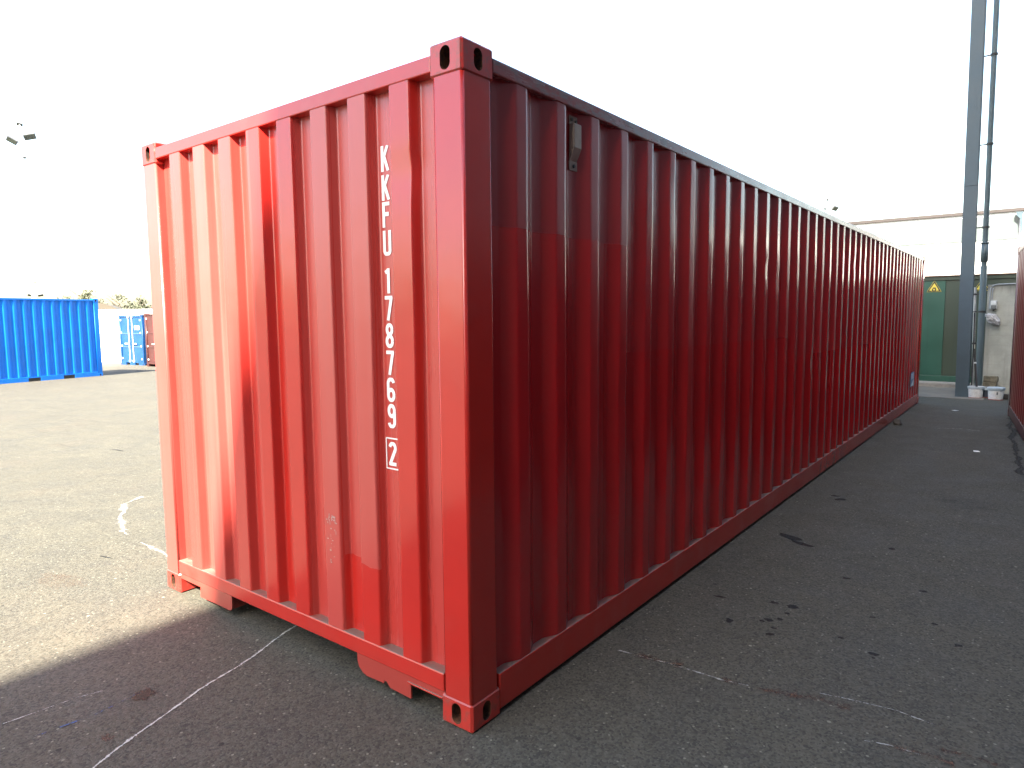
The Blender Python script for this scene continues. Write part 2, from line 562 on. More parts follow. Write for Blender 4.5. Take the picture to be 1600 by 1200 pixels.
def container(label, loc, rotz, L, W, H, mats, near='corrugated', group=None, pitch_n=41, detail=True, flat=False, pockets=(), end_pockets=()):
    """local frame: near-right-bottom corner at the origin, long side along +y, width along -x.
    mats: side, end, frame, casting, lower"""
    t = thing('shipping_container', label, 'container', loc, rotz, group)
    cw, cd, ch = 0.162, 0.178, 0.118
    for x0, x1, sx in ((-cw, 0, 1), (-W, -W + cw, -1)):
        for y0, y1, sy in ((0, cd, -1), (L - cd, L, 1)):
            for z0, z1 in ((0, ch), (H - ch, H)):
                casting('corner_casting', x0, x1, y0, y1, z0, z1, sx, sy, t, mats['casting'])
    # corner posts, a hair behind the castings
    e = 0.003
    for x0, x1 in ((-0.150, -e), (-W + e, -W + 0.150)):
        for y0, y1 in ((e, 0.167), (L - 0.167, L - e)):
            bm = nb((x0, y0, ch - 0.002), (x1, y1, H - ch + 0.002))
            es = [q for q in bm.edges if abs(q.verts[0].co.z - q.verts[1].co.z) > 1]
            bmesh.ops.bevel(bm, geom=es, offset=0.014, segments=4, affect='EDGES', profile=0.5)
            obj('corner_post', bm, mats['lightened'] if ('lightened' in mats and x0 < -1 and y0 < 1) else mats['frame'], t, smooth=True)
    zb, zt = 0.172, H - 0.084
    # side rails
    for s in (1, -1):
        xo = -0.002 if s > 0 else -W + 0.002
        xi = -0.062 if s > 0 else -W + 0.062
        obj('top_side_rail', nb((min(xo, xi), cd - 0.004, zt), (max(xo, xi), L - cd + 0.004, H - 0.028), 0.006), mats['rail'], t)
        cuts = [cd - 0.004] + [v for c in pockets for v in (c - 0.18, c + 0.18)] + [L - cd + 0.004]
        for k in range(0, len(cuts), 2):
            obj('bottom_side_rail', nb((min(xo, xi), cuts[k], 0.02), (max(xo, xi), cuts[k + 1], zb), 0.006), mats['frame'], t)
    for c in pockets:
        obj('fork_pocket', nb((-W + 0.01, c - 0.185, 0.04), (-0.01, c + 0.185, 0.16)), M_DARK, t)
        obj('pocket_lintel', nb((-0.05, c - 0.182, 0.135), (-0.004, c + 0.182, zb - 0.001)), mats['frame'], t)
    # side walls
    for s in (1, -1):
        if flat:
            bm = nb((-0.03 if s > 0 else -W + 0.006, 0.16, zb - 0.004), (-0.006 if s > 0 else -W + 0.03, L - 0.16, zt + 0.004))
            obj('side_wall', bm, mats['side'], t)
            continue
        pr = side_profile(L, pitch_n)
        if s > 0:
            pl = lambda u, d, z: (-0.006 - d, u, z)
        else:
            pl = lambda u, d, z: (-W + 0.006 + d, u, z)
        bm = corrugated(bmesh.new(), pr, zb - 0.006, zt + 0.006, 30 if (detail and s > 0) else 1, pl, 0.0034 if detail else 0,
                        SIDE_DENTS if detail else (), 3.0)
        obj('side_wall', bm, mats['side'], t, smooth=True)
    # end rails
    for y, sy in ((0.003, 1), (L - 0.003, -1)):
        ya, yb = sorted((y, y + sy * 0.075))
        obj('top_end_rail', nb((-W + cw - 0.004, ya, H - 0.094), (-cw + 0.004, yb, H - 0.033), 0.005), mats['frame'], t)
        obj('bottom_end_rail', nb((-W + cw - 0.012, ya, 0.122), (-cw + 0.012, yb, 0.2), 0.006), mats['frame'], t)
        if end_pockets and sy > 0:
            cuts = [-W + cw - 0.012] + [v for c in end_pockets for v in (c - 0.17, c + 0.17)] + [-cw + 0.012]
            for k in range(0, len(cuts), 2):
                obj('pocket_cheek', nb((cuts[k], ya + 0.002, 0.012), (cuts[k + 1], yb, 0.121), 0.004), mats['frame'], t)
    # roof and floor
    obj('roof', nb((-W + 0.03, 0.06, H - 0.036), (-0.03, L - 0.06, H - 0.03)), mats['frame'], t)
    obj('floor', nb((-W + 0.05, 0.08, 0.135), (-0.05, L - 0.08, 0.165)), M_DARK, t)
    ends = [(0, near), (1, 'doors')]
    for far, kind in ends:
        if kind == 'corrugated':
            bm = corrugated(bmesh.new(), end_profile(W), 0.196, H - 0.090, 36, lambda u, d, z: (u, 0.006 + d, z), 0.0016,
                            [(-0.283, 2.165, 0.03, 0.045, -0.010, 0.016), (-0.30, 2.12, 0.05, 0.10, 0.0, 0.004)] if detail else (), 11.0)
            w = obj('end_wall', bm, mats['end'], t, smooth=True)
        else:
            def Y(v):
                return (L - v) if far else v
            for k, (xa, xb) in enumerate(((-W + 0.155, -W / 2 - 0.006), (-W / 2 + 0.006, -0.155))):
                y0, y1 = sorted((Y(0.03), Y(0.07)))
                d = obj('door', nb((xa, y0, 0.205), (xb, y1, H - 0.10), 0.004), mats['door'], t)
                if not far:
                    for zz in (0.36, 0.62):
                        obj('door_rib', nb((xa + 0.06, 0.012, H * zz), (xb - 0.06, 0.034, H * zz + 0.05), 0.008), mats['rib'], d)
                rx = xb - 0.16 if k == 0 else xa + 0.16
                ya = Y(0.004)
                obj('lock_rod', tube(bmesh.new(), [(rx, ya, 0.14), (rx, ya, H - 0.06)], 0.022, 10), M_GALV, d)
                if not far:
                    hx = rx - 0.36 if k == 0 else rx + 0.36
                    obj('lock_handle', nb((min(rx, hx), -0.03, H * 0.42), (max(rx, hx), -0.012, H * 0.42 + 0.05), 0.008), M_GALV, d)
                    for zz in (0.16, H - 0.13):
                        obj('rod_guide', nb((rx - 0.06, -0.025, zz), (rx + 0.06, 0.02, zz + 0.08), 0.006), M_GALV, d)
                    gx = xa + 0.02 if k == 0 else xb - 0.02
                    for zz in (0.12, 0.37, 0.63, 0.88):
                        obj('hinge', nb((gx - 0.05, 0.004, H * zz), (gx + 0.05, 0.026, H * zz + 0.07), 0.004), M_GALV, d)
    return t


main_mats = dict(lightened=M_SUNLIT, side=M_SIDE, end=M_END, frame=M_FRAME, casting=M_CAST, rail=M_RAIL, door=M_FRAME, rib=M_FRAME)
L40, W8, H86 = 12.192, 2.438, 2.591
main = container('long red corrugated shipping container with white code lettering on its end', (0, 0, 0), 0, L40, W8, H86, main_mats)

# lower end plates round the gooseneck tunnel
pl = [(-2.278, 0.128), (-2.278, 0.092), (-2.055, 0.092), (-2.055, 0.034), (-1.752, 0.034), (-1.734, 0.040), (-1.723, 0.058), (-1.723, 0.128)]
obj('lower_plate', prism(bmesh.new(), pl, 1, 0.008, 0.016), M_LOW, main)
pr_ = [(-0.685, 0.128), (-0.685, 0.085), (-0.674, 0.060), (-0.650, 0.040), (-0.625, 0.033), (-0.515, 0.036), (-0.508, 0.048), (-0.494, 0.050),
       (-0.482, 0.036), (-0.47, 0.028), (-0.345, 0.024), (-0.345, 0.094), (-0.150, 0.093), (-0.150, 0.128)]
obj('lower_plate', prism(bmesh.new(), pr_, 1, 0.008, 0.016), M_LOW, main)
obj('rail_lip', nb((-0.36, 0.0015, 0.090), (-0.158, 0.012, 0.098), 0.002), M_FRAME, main)
obj('tunnel_wall', nb((-1.735, 0.02, 0.045), (-1.727, 3.5, 0.132)), M_LOW, main)
obj('tunnel_wall', nb((-0.681, 0.02, 0.045), (-0.673, 3.5, 0.132)), M_LOW, main)
for i in range(38):
    y = 0.45 + i * 0.305
    if y < 3.4:
        obj('cross_member', nb((-0.66, y, 0.05), (-0.07, y + 0.05, 0.134)), M_LOW, main)
    else:
        obj('cross_member', nb((-W8 + 0.07, y, 0.05), (-0.07, y + 0.05, 0.134)), M_LOW, main)

# ventilator on the long side
vent = obj('ventilator', nb((-0.042, 0.750, 2.345), (-0.012, 0.812, 2.455), 0.006), M_VENT, main)
prof = [(-0.041, 2.29), (-0.014, 2.347), (-0.041, 2.347)]
obj('vent_skirt', prism(bmesh.new(), [(p[0], p[1]) for p in prof], 1, 0.752, 0.810), M_VENT, vent)
obj('vent_flange', nb((-0.0415, 0.748, 2.452), (-0.037, 0.814, 2.492), 0.002), M_VENT, vent)
obj('vent_flange', nb((-0.0415, 0.748, 2.255), (-0.037, 0.814, 2.296), 0.002), M_VENT, vent)
for y, z in ((0.764, 2.474), (0.798, 2.468), (0.781, 2.275)):
    obj('bolt', tube(bmesh.new(), [(-0.038, y, z), (-0.031, y, z)], 0.008, 8), M_BOLT, vent)
# grime on the recess behind and round the ventilator
end_wall = [o for o in main.children if o.name.startswith('end_wall')][0]
side_wall = [o for o in main.children if o.name.startswith('side_wall')][0]


# white code letters on the recessed flat of the end wall
def arc(cx, cy, rx, ry, a0, a1, n=14):
    return [(cx + rx * math.cos(math.radians(a0 + (a1 - a0) * i / n)), cy + ry * math.sin(math.radians(a0 + (a1 - a0) * i / n))) for i in range(n + 1)]


GLYPH = {
    'K': [[(.07, 0), (.07, 1)], [(.07, .40), (.385, 1)], [(.17, .60), (.40, 0)]],
    'F': [[(.07, 0), (.07, 1)], [(.0, .935), (.42, .935)], [(.07, .52), (.37, .52)]],
    'U': [[(.07, 1)] + arc(.23, .2, .16, .14, 180, 360) + [(.39, 1)]],
    '1': [[(.25, 0), (.25, 1)], [(.27, .965), (.07, .83)]],
    '7': [[(.0, .935), (.45, .935)], [(.395, .95), (.17, 0)]],
    '8': [arc(.23, .745, .145, .19, 0, 360, 24), arc(.23, .275, .165, .21, 0, 360, 24)],
    '6': [arc(.23, .285, .165, .22, 0, 360, 24), [(.065, .285)] + arc(.23, .76, .165, .175, 180, 10)],
    '9': [arc(.23, .715, .165, .22, 0, 360, 24), [(.395, .715)] + arc(.23, .24, .165, .175, 0, -170)],
    '2': [arc(.23, .75, .165, .185, 170, -20) + [(.075, .09)], [(.0, .065), (.44, .065)]],
}


def strokes(bm, lines, sw, place, lift=0.0):
    for li, pts in enumerate(lines):
        pts = [Vector(p) for p in pts]
        left, right = [], []
        for i, p in enumerate(pts):
            a = (p - pts[i - 1]).normalized() if i else None
            b = (pts[i + 1] - p).normalized() if i < len(pts) - 1 else None
            d = (a + b).normalized() if a is not None and b is not None else (a if a is not None else b)
            nrm = Vector((-d.y, d.x))
            k = sw / 2
            if a is not None and b is not None:
                k /= max(0.5, math.sqrt((1 + a.dot(b)) / 2))
            left.append(bm.verts.new(place(p + nrm * k, lift + li * 0.00025)))
            right.append(bm.verts.new(place(p - nrm * k, lift + li * 0.00025)))
        for i in range(len(pts) - 1):
            bm.faces.new((left[i], right[i], right[i + 1], left[i + 1]))


Y_IN = 0.006 + 0.0456
def letter_place(x0, z0, h):
    return lambda p, l: (x0 + p.x * h, Y_IN - 0.0022 - l, z0 + min(1.0, max(0.0, p.y)) * h)


zz = [2.193, 2.079, 1.972, 1.859, 1.707, 1.596, 1.484, 1.372, 1.260, 1.150, 0.990]
for ch, z in zip('KKFU1787692', zz):
    bm = bmesh.new()
    strokes(bm, GLYPH[ch], 0.16, letter_place(-0.486, z + 0.001, 0.101))
    obj('painted_letter' if ch.isalpha() else 'painted_digit', bm, M_WHITE_PRINT, end_wall)
bm = bmesh.new()
q = lambda p, l: (p.x, Y_IN - 0.0022 - l, p.y)
strokes(bm, [[(-0.500, 0.978), (-0.420, 0.978)], [(-0.500, 1.107), (-0.420, 1.107)], [(-0.4995, 0.976), (-0.4995, 1.109)], [(-0.4205, 0.976), (-0.4205, 1.109)]], 0.006, q, 0.0003)
obj('check_digit_box', bm, M_WHITE_PRINT, end_wall)

# remains of old white lettering on a chalked corrugation
bm = bmesh.new()
random.seed(3)
for i in range(34):
    x = -0.868 + random.random() * 0.07
    z = 0.715 - random.random() ** 1.6 * 0.22
    if i < 14:
        z = 0.69 + random.random() * 0.03
    w, h = (0.004 + random.random() * 0.012, 0.002 + random.random() * 0.005) if i % 2 else (0.002 + random.random() * 0.003, 0.006 + random.random() * 0.014)
    vv = [bm.verts.new((x + a, 0.0042 - i * 2e-5, z + b)) for a, b in ((0, 0), (w, random.random() * 0.002), (w, h), (0, h))]
    bm.faces.new(vv)
obj('worn_lettering', bm, simple('faded_marking_paint', (0.5, 0.33, 0.3), 0.6), end_wall)['kind'] = 'stuff'

# sticker low on the far end of the long side
bm = nb((-0.0052, 11.12, 0.375), (-0.0040, 11.50, 0.615))
st = obj('sticker', bm, simple('blue_sticker', (0.05, 0.10, 0.25), 0.4), side_wall)
obj('sticker_panel', nb((-0.0042, 11.16, 0.50), (-0.0030, 11.46, 0.595)), simple('pale_sticker', (0.45, 0.5, 0.6), 0.4), st)
bm = prism(bmesh.new(), [(11.17, 0.385), (11.45, 0.385), (11.45, 0.49), (11.30, 0.43)], 0, -0.0042, -0.0030)
obj('sticker_arrow', bm, M_WHITE_PRINT, st)

# ------------------------------------------------------------------ ground
def ground_z(x, y=0):
    t = max(0.0, -x - 4.0)
    return -0.0143 * t * (t / (t + 2.0)) if t else 0.0


def asphalt():
    n = N('asphalt')
    big = n.noise(0.35, 5, 0.6)
    mid = n.noise(2.2, 5, 0.65)
    v = n.voronoi(115)
    grain = n.noise(260, 2, 0.5)
    cellcol = n.t.nodes.new('ShaderNodeSeparateColor')
    n.link(v['Color'], cellcol.inputs[0])
    base = n.mix(n.ramp(mid, 0.3, 0.7), (0.0460, 0.0417, 0.0316), (0.0638, 0.0584, 0.0441))
    base = n.mix(n.ramp(big, 0.35, 0.65, 0, 0.5), base, (0.0502, 0.0442, 0.0321))
    # aggregate: each stone a shade of its own
    med = n.noise(34, 4, 0.7)
    blot = n.noise(5.5, 4, 0.65, dist=0.6)
    base = n.mix(n.ramp(blot, 0.52, 0.66, 0, 0.45), base, (0.0371, 0.0335, 0.0288))
    base = n.mix(n.ramp(blot, 0.30, 0.46, 0.5, 0), base, (0.0763, 0.0670, 0.0515))
    warm = n.noise(0.8, 4, 0.6)
    base = n.mix(n.ramp(warm, 0.52, 0.7, 0, 0.5), base, (0.0676, 0.0540, 0.0391))
    base = n.mix(n.ramp(med, 0.40, 0.66, 0, 0.42), base, (0.0844, 0.0818, 0.0657))
    base = n.mix(n.ramp(med, 0.28, 0.44, 0.42, 0), base, (0.0281, 0.0269, 0.0225))
    col = n.mix(n.ramp(cellcol.outputs[0], 0.35, 1.0, 0, 0.5), base, (0.0984, 0.0961, 0.0779))
    col = n.mix(n.ramp(cellcol.outputs[1], 0.66, 0.88, 0, 0.6), col, (0.0187, 0.0183, 0.0156))
    # scattered pale chips, fewer and bigger
    v2 = n.voronoi(38)
    sc2 = n.t.nodes.new('ShaderNodeSeparateColor')
    n.link(v2['Color'], sc2.inputs[0])
    chip = n.math('MULTIPLY', n.ramp(v2['Distance'], 0.16, 0.24, 1, 0), n.ramp(sc2.outputs[0], 0.78, 0.84))
    col = n.mix(chip, col, (0.1536, 0.1489, 0.1155))
    v3 = n.voronoi(13)
    sc3 = n.t.nodes.new('ShaderNodeSeparateColor')
    n.link(v3['Color'], sc3.inputs[0])
    chip3 = n.math('MULTIPLY', n.ramp(n.math('ADD', v3['Distance'], n.math('MULTIPLY', n.noise(60, 2), 0.12)), 0.13, 0.19, 1, 0), n.ramp(sc3.outputs[0], 0.93, 0.95))
    col = n.mix(chip3, col, (0.2008, 0.1967, 0.1506))
    dark3 = n.math('MULTIPLY', n.ramp(n.math('ADD', v3['Distance'], n.math('MULTIPLY', n.noise(40, 3), 0.2)), 0.2, 0.28, 1, 0), n.ramp(sc3.outputs[1], 0.93, 0.95))
    col = n.mix(n.math('MULTIPLY', dark3, 0.75), col, (0.0118, 0.0108, 0.0090))
    # long tyre scuffs
    scuff = n.ramp(n.noise(1.0, 5, 0.7, vec=n.mapping((0.5, 5.5, 1))), 0.60, 0.72, 0, 0.5)
    col = n.mix(scuff, col, (0.0325, 0.0298, 0.0236))
    h = n.math('ADD', n.math('MULTIPLY', v['Distance'], -0.6), n.math('MULTIPLY', grain, 0.7))
    return n.set(col=col, rough=n.ramp(mid, 0.3, 0.7, 0.78, 0.95), normal=n.bump(h, 0.38, 0.006), spec=0.35)


xs = sorted(set([-600, -400, -250, -150, -100, -70] + [-50 + i * 1.0 for i in range(54)] + [5, 10, 20, 40, 80, 150, 300]))
ys = [-300, -150, -60, -30, -10, 0, 10, 20, 30, 60, 120, 250, 500]
verts = [(x, y, ground_z(max(x, -45))) for y in ys for x in xs]
nx = len(xs)
faces = [(j * nx + i, j * nx + i + 1, (j + 1) * nx + i + 1, (j + 1) * nx + i) for j in range(len(ys) - 1) for i in range(nx - 1)]
ground = raw('ground', verts, faces, asphalt(), smooth=True)
ground['kind'] = 'structure'


def mark_mat(name, col, lo, hi, scale, rough=0.8, stretch=(1, 1, 1), top=1.0):
    n = N(name)
    f = n.noise(scale, 5, 0.75, vec=n.mapping(stretch))
    g = n.noise(scale * 7, 3, 0.6)
    f = n.math('ADD', n.math('MULTIPLY', f, 0.7), n.math('MULTIPLY', g, 0.3))
    # fade to nothing at the rim of the sheet: vertex attribute 'rim' is 1 inside, 0 at the edge
    at = n.t.nodes.new('ShaderNodeAttribute')
    at.attribute_name = 'rim'
    a = n.ramp(n.math('ADD', f, n.math('MULTIPLY', n.math('SUBTRACT', at.outputs['Fac'], 1.0), 0.35)), lo, hi, 0, top)
    return n.set(col=col, rough=rough, alpha=a, spec=0.3)


def decal(name, rows, mat):
    """rows: list of (left, mid, right) ground points -> sheet with a rim attribute"""
    v, f, rim = [], [], []
    for i, r in enumerate(rows):
        end = i in (0, len(rows) - 1)
        for k, p in enumerate(r):
            v.append(p)
            rim.append(1.0 if (k == 1 and not end) else 0.0)
    for i in range(len(rows) - 1):
        for k in (0, 1):
            a = i * 3 + k
            f.append((a, a + 1, a + 4, a + 3))
    o = raw(name, v, f, mat, ground)
    at = o.data.attributes.new('rim', 'FLOAT', 'POINT')
    for i, x in enumerate(rim):
        at.data[i].value = x
    return o


def ribbon(name, pts, w, mat, lift=0.003, jit=0.15, sub=10):
    pts = [Vector(p) for p in pts]
    path = []
    for a, b in zip(pts, pts[1:]):
        for k in range(sub):
            path.append(a.lerp(b, k / sub))
    path.append(pts[-1])
    rows = []
    for i, p in enumerate(path):
        d = (path[min(i + 1, len(path) - 1)] - path[max(i - 1, 0)]).normalized()
        nrm = Vector((-d.y, d.x)) * (w / 2) * (1 + jit * noise.noise((p.x * 6, p.y * 6, 0)) * 3)
        q = p + Vector((-d.y, d.x)) * jit * 0.12 * noise.noise((p.x * 2.5, p.y * 2.5, 4))
        rows.append([(c.x, c.y, ground_z(c.x) + lift) for c in (q - nrm, q, q + nrm)])
    return decal(name, rows, mat)


def blob(name, c, rx, ry, ang, mat, lift=0.003, seed=0, rough=0.25):
    ca, sa = math.cos(ang), math.sin(ang)
    k = 24
    v = [(c[0], c[1], ground_z(c[0]) + lift)]
    rim = [1.0]
    for ring, rr in ((1, 0.55), (0, 1.0)):
        for i in range(k):
            t = 2 * math.pi * i / k
            m = rr * (1 + rough * 2 * noise.noise((math.cos(t) * 1.6 + seed, math.sin(t) * 1.6, seed * 3.3)))
            a, b = rx * m * math.cos(t), ry * m * math.sin(t)
            x, y = c[0] + a * ca - b * sa, c[1] + a * sa + b * ca
            v.append((x, y, ground_z(x) + lift))
            rim.append(float(ring))
    f = [(0, 1 + i, 1 + (i + 1) % k) for i in range(k)] + [(1 + i, 1 + k + i, 1 + k + (i + 1) % k, 1 + (i + 1) % k) for i in range(k)]
    o = raw(name, v, f, mat, ground)
    at = o.data.attributes.new('rim', 'FLOAT', 'POINT')
    for i, x in enumerate(rim):
        at.data[i].value = x
    return o


MK_WHITE = mark_mat('worn_white_line_paint', (0.46, 0.47, 0.44, 1), 0.31, 0.50, 30, top=0.8)
MK_FAINT = mark_mat('faint_white_scrape', (0.34, 0.34, 0.32, 1), 0.36, 0.52, 16, top=0.75)
MK_BLUE = mark_mat('blue_paint_scuff', (0.05, 0.09, 0.22, 1), 0.42, 0.54, 14, top=0.8)
MK_RUST = mark_mat('rust_stain', (0.11, 0.055, 0.035, 1), 0.36, 0.62, 14, top=0.65)
MK_OIL = mark_mat('oil_stain', (0.007, 0.007, 0.008, 1), 0.10, 0.24, 7, rough=0.65, top=0.62)
MK_BROWN = mark_mat('brown_stain', (0.05, 0.032, 0.02, 1), 0.20, 0.44, 6, top=0.8)
MK_SPLASH = mark_mat('white_splash', (0.30, 0.29, 0.27, 1), 0.36, 0.50, 22, top=0.85)
MK_FADED = mark_mat('faded_rust_stain', (0.10, 0.055, 0.035, 1), 0.30, 0.75, 4, top=0.35)

ribbon('painted_line', [(-1.42, 0.36), (-1.379, 0.236), (-1.161, -0.478), (-0.962, -0.962), (-0.70, -1.56), (-0.45, -2.1)], 0.032, MK_WHITE, jit=0.22)
ribbon('painted_line', [(-1.50, -0.72), (-1.532, -0.818), (-1.559, -1.085), (-1.62, -1.5)], 0.02, MK_FAINT)
ribbon('blue_scuff', [(-1.36, -0.62), (-1.335, -0.84), (-1.36, -1.05)], 0.03, MK_BLUE)
ribbon('paint_splash', [(-4.75, 0.92), (-4.62, 0.66), (-4.25, 0.46), (-3.66, 0.31)], 0.10, MK_SPLASH, jit=0.5)
ribbon('paint_splash', [(-3.45, 0.29), (-3.2, 0.25), (-2.95, 0.23), (-2.75, 0.25)], 0.12, MK_SPLASH, jit=0.5)
ribbon('scrape_mark', [(0.10, 0.93), (0.38, 0.955), (0.63, 0.965), (0.74, 0.99)], 0.03, MK_FAINT)
ribbon('scrape_mark', [(0.98, 1.10), (1.12, 1.13), (1.27, 1.16), (1.42, 1.14)], 0.022, MK_FAINT)
ribbon('scrape_mark', [(1.20, 0.86), (1.29, 0.885), (1.40, 0.89)], 0.022, MK_FAINT)
ribbon('rust_streak', [(0.60, 0.965), (0.80, 1.0), (1.0, 1.055), (1.14, 1.04)], 0.13, MK_RUST, jit=0.4)
ribbon('rust_streak', [(0.20, 0.955), (0.34, 0.955), (0.44, 0.965)], 0.13, MK_RUST, jit=0.4)
ribbon('rust_streak', [(1.44, 0.96), (1.53, 0.985), (1.62, 0.975)], 0.13, MK_RUST, jit=0.4)
ribbon('rust_streak', [(1.28, 0.875), (1.40, 0.90), (1.50, 0.90)], 0.13, MK_RUST, jit=0.4)
ribbon('dust_strip', [(0.52, 9.2), (0.85, 9.3), (1.1, 9.25)], 0.10, MK_FAINT, jit=0.4)
blob('rust_stain', (-1.326, -0.633), 0.06, 0.055, 0.3, MK_BROWN, seed=1)
blob('rust_stain', (-1.12, -0.86), 0.05, 0.035, 0.3, MK_RUST, seed=2)
blob('rust_stain', (-3.1, -0.35), 0.3, 0.14, 0.2, MK_FADED, seed=12)
oil = [((0.300, 3.15), 0.10, 0.035, -0.5), ((0.40, 3.06), 0.07, 0.03, -0.3), ((0.285, 1.83), 0.028, 0.012, 0.2), ((0.655, 1.935), 0.030, 0.024, 0.4),
       ((0.56, 1.93), 0.024, 0.012, 0.2), ((0.655, 1.83), 0.013, 0.012, 0), ((0.645, 1.735), 0.015, 0.012, 0), ((0.60, 1.69), 0.022, 0.016, 0.3),
       ((0.575, 1.66), 0.014, 0.01, 0), ((0.65, 1.61), 0.012, 0.009, 0), ((0.655, 1.53), 0.020, 0.013, 0.6), ((0.435, 1.56), 0.018, 0.02, 0.1),
       ((1.111, 1.617), 0.020, 0.015, 0.2), ((1.118, 1.575), 0.008, 0.008, 0), ((0.30, 4.55), 0.035, 0.02, 0), ((0.36, 4.45), 0.045, 0.03, 0.5),
       ((0.95, 1.70), 0.012, 0.01, 0), ((1.03, 2.05), 0.014, 0.010, 0.5), ((0.80, 2.55), 0.02, 0.014, 0.3), ((1.20, 2.60), 0.018, 0.012, 0.3),
       ((1.30, 2.15), 0.014, 0.011, 0), ((1.42, 1.95), 0.02, 0.014, 0.8), ((0.93, 3.3), 0.02, 0.02, 0), ((-2.75, -1.0), 0.03, 0.02, 0),
       ((-3.3, 0.0), 0.06, 0.006, 0.2), ((-7.5, 1.8), 0.12, 0.015, 0.1)]
for i, (c, a, b, an) in enumerate(oil):
    blob('oil_stain', c, a * 1.15, b * 1.15, an, MK_OIL, seed=20 + i * 1.7)
ribbon('debris_line', [(1.36, 10.9), (1.42, 9.8), (1.47, 8.7), (1.52, 7.4), (1.60, 6.4)], 0.09, mark_mat('leaf_litter_stain', (0.02, 0.018, 0.014, 1), 0.30, 0.44, 9), jit=0.6)
blob('damp_patch', (1.25, 4.9), 0.35, 0.28, 0.1, mark_mat('damp_patch', (0.03, 0.033, 0.035, 1), 0.30, 0.75, 4, top=0.25), seed=80)

# pale concrete apron in front of the gate
bm = nb((-6, 13.25, -0.05), (0.9, 15.42, 0.006))
apron = obj('concrete_apron', bm, simple('apron_concrete', (0.15, 0.135, 0.11), 0.85, var=0.3, scale=2.5, bump=0.3))
apron['kind'] = 'structure'

# ------------------------------------------------------------------ second container on the right
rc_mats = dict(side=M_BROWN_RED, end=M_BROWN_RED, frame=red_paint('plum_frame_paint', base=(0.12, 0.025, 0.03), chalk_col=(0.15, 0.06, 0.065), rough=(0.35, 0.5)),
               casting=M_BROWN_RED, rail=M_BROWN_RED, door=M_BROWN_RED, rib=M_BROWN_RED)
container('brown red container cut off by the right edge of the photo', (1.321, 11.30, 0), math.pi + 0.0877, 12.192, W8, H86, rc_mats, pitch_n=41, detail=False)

# ------------------------------------------------------------------ containers in the far yard
bl = dict(side=M_BLUE, end=M_BLUE, frame=M_BLUE, casting=M_BLUE, rail=M_BLUE, door=M_BLUE, rib=M_BLUE)
B = Vector((-23.25, 7.80))
d = Vector((-0.235, 0.972)).normalized()
o2 = B - d * 6.058
zb1 = -0.27
container('bright blue corrugated container cut off by the left edge', (o2.x, o2.y, zb1), math.atan2(-d.x, d.y), 6.058, W8, H86, bl, pitch_n=19, detail=False, pockets=(3.86, 4.93))
b2 = dict(side=M_NAVY, end=M_BLUE2, frame=M_BLUE2, casting=M_BLUE2, rail=M_NAVY, door=M_BLUE2, rib=simple('light_blue_rib', (0.03, 0.08, 0.16), 0.4, var=0.1))
t = container('small blue container with two closed doors and pale lock rods', (-28.4, 11.43, -0.36), math.atan2(0.06, 2.1), 1.95, 2.1, 2.19, b2, near='doors', pitch_n=5, detail=False, end_pockets=(-1.45, -0.65))
dr = [c for c in t.children if c.name.startswith('door')][1]
obj('door_plate', nb((-0.72, 0.016, 1.55), (-0.30, 0.028, 1.72), 0.004), M_WHITE_PRINT, dr)
rd = dict(side=M_FARRED, end=M_FARRED, frame=M_FARRED, casting=M_FARRED, rail=M_FARRED, door=M_FARRED, rib=M_FARRED)
container('red container with door rods beside the small blue one', (-25.05, 11.0, -0.32), -0.05, 2.0, 2.438, 2.2, rd, near='doors', pitch_n=5, detail=False)
wh = dict(side=M_REEFER, end=M_REEFER, frame=M_REEFER, casting=simple('grey_white_casting', (0.5, 0.5, 0.5), 0.5), rail=M_REEFER, door=M_REEFER, rib=M_REEFER)
dw = Vector((0.866, 0.5))
ow = Vector((-33.5, 12.05)) - dw * 3.2
t = container('white smooth sided container behind the blue containers', (ow.x, ow.y, -0.46), math.radians(-60), 12.192, W8, 2.6, wh, detail=False, flat=True)
for k in range(11):
    obj('panel_strip', nb((-0.007, 0.9 + k * 1.0, 0.2), (-0.002, 0.93 + k * 1.0, 2.5)), wh['casting'], t)

# ------------------------------------------------------------------ green gate, wall and the things at the end of the alley
def gate_mat(name, col):
    n = N(name)
    f = n.noise(1.6, 4, 0.6)
    r = n.noise(1.0, 4, 0.65, vec=n.mapping((9, 9, 0.5)))
    c = n.mix(n.ramp(f, 0.3, 0.7), tuple(a * 0.82 for a in col), col)
    c = n.mix(n.ramp(r, 0.55, 0.75, 0, 0.35), c, tuple(a * 0.5 for a in col))
    return n.set(col=c, rough=n.ramp(f, 0.3, 0.7, 0.35, 0.5), normal=n.bump(n.noise(3, 2), 0.15, 0.02))


M_GREEN = gate_mat('green_gate_paint', (0.021, 0.085, 0.056))
M_OLIVE = gate_mat('olive_gate_paint', (0.038, 0.055, 0.035))
M_CONC = None
GY = 15.65
gate = thing('sliding_gate', 'dark green metal gate with a paler left panel behind the grey column', 'gate', (0, GY, 0))
edges = [-5.2, -3.9, -2.6, -1.3, -0.005, 1.28, 2.6]
for i, (a, b) in enumerate(zip(edges, edges[1:])):
    pm = M_GREEN if b < 0.1 else M_OLIVE
    obj('gate_panel', nb((a + 0.001, 0.0 if b < 0.1 else 0.012, 0.235), (b - 0.001, 0.05, 2.30), 0.002), pm, gate)
obj('back_plate', nb((-5.2, 0.052, 0.12), (2.6, 0.06, 2.38)), M_OLIVE, gate)
obj('bottom_rail', nb((-5.2, -0.02, 0.105), (2.6, 0.05, 0.232), 0.006), M_GREEN, gate)
obj('top_rail', nb((-5.2, -0.02, 2.302), (2.6, 0.05, 2.385), 0.006), M_OLIVE, gate)
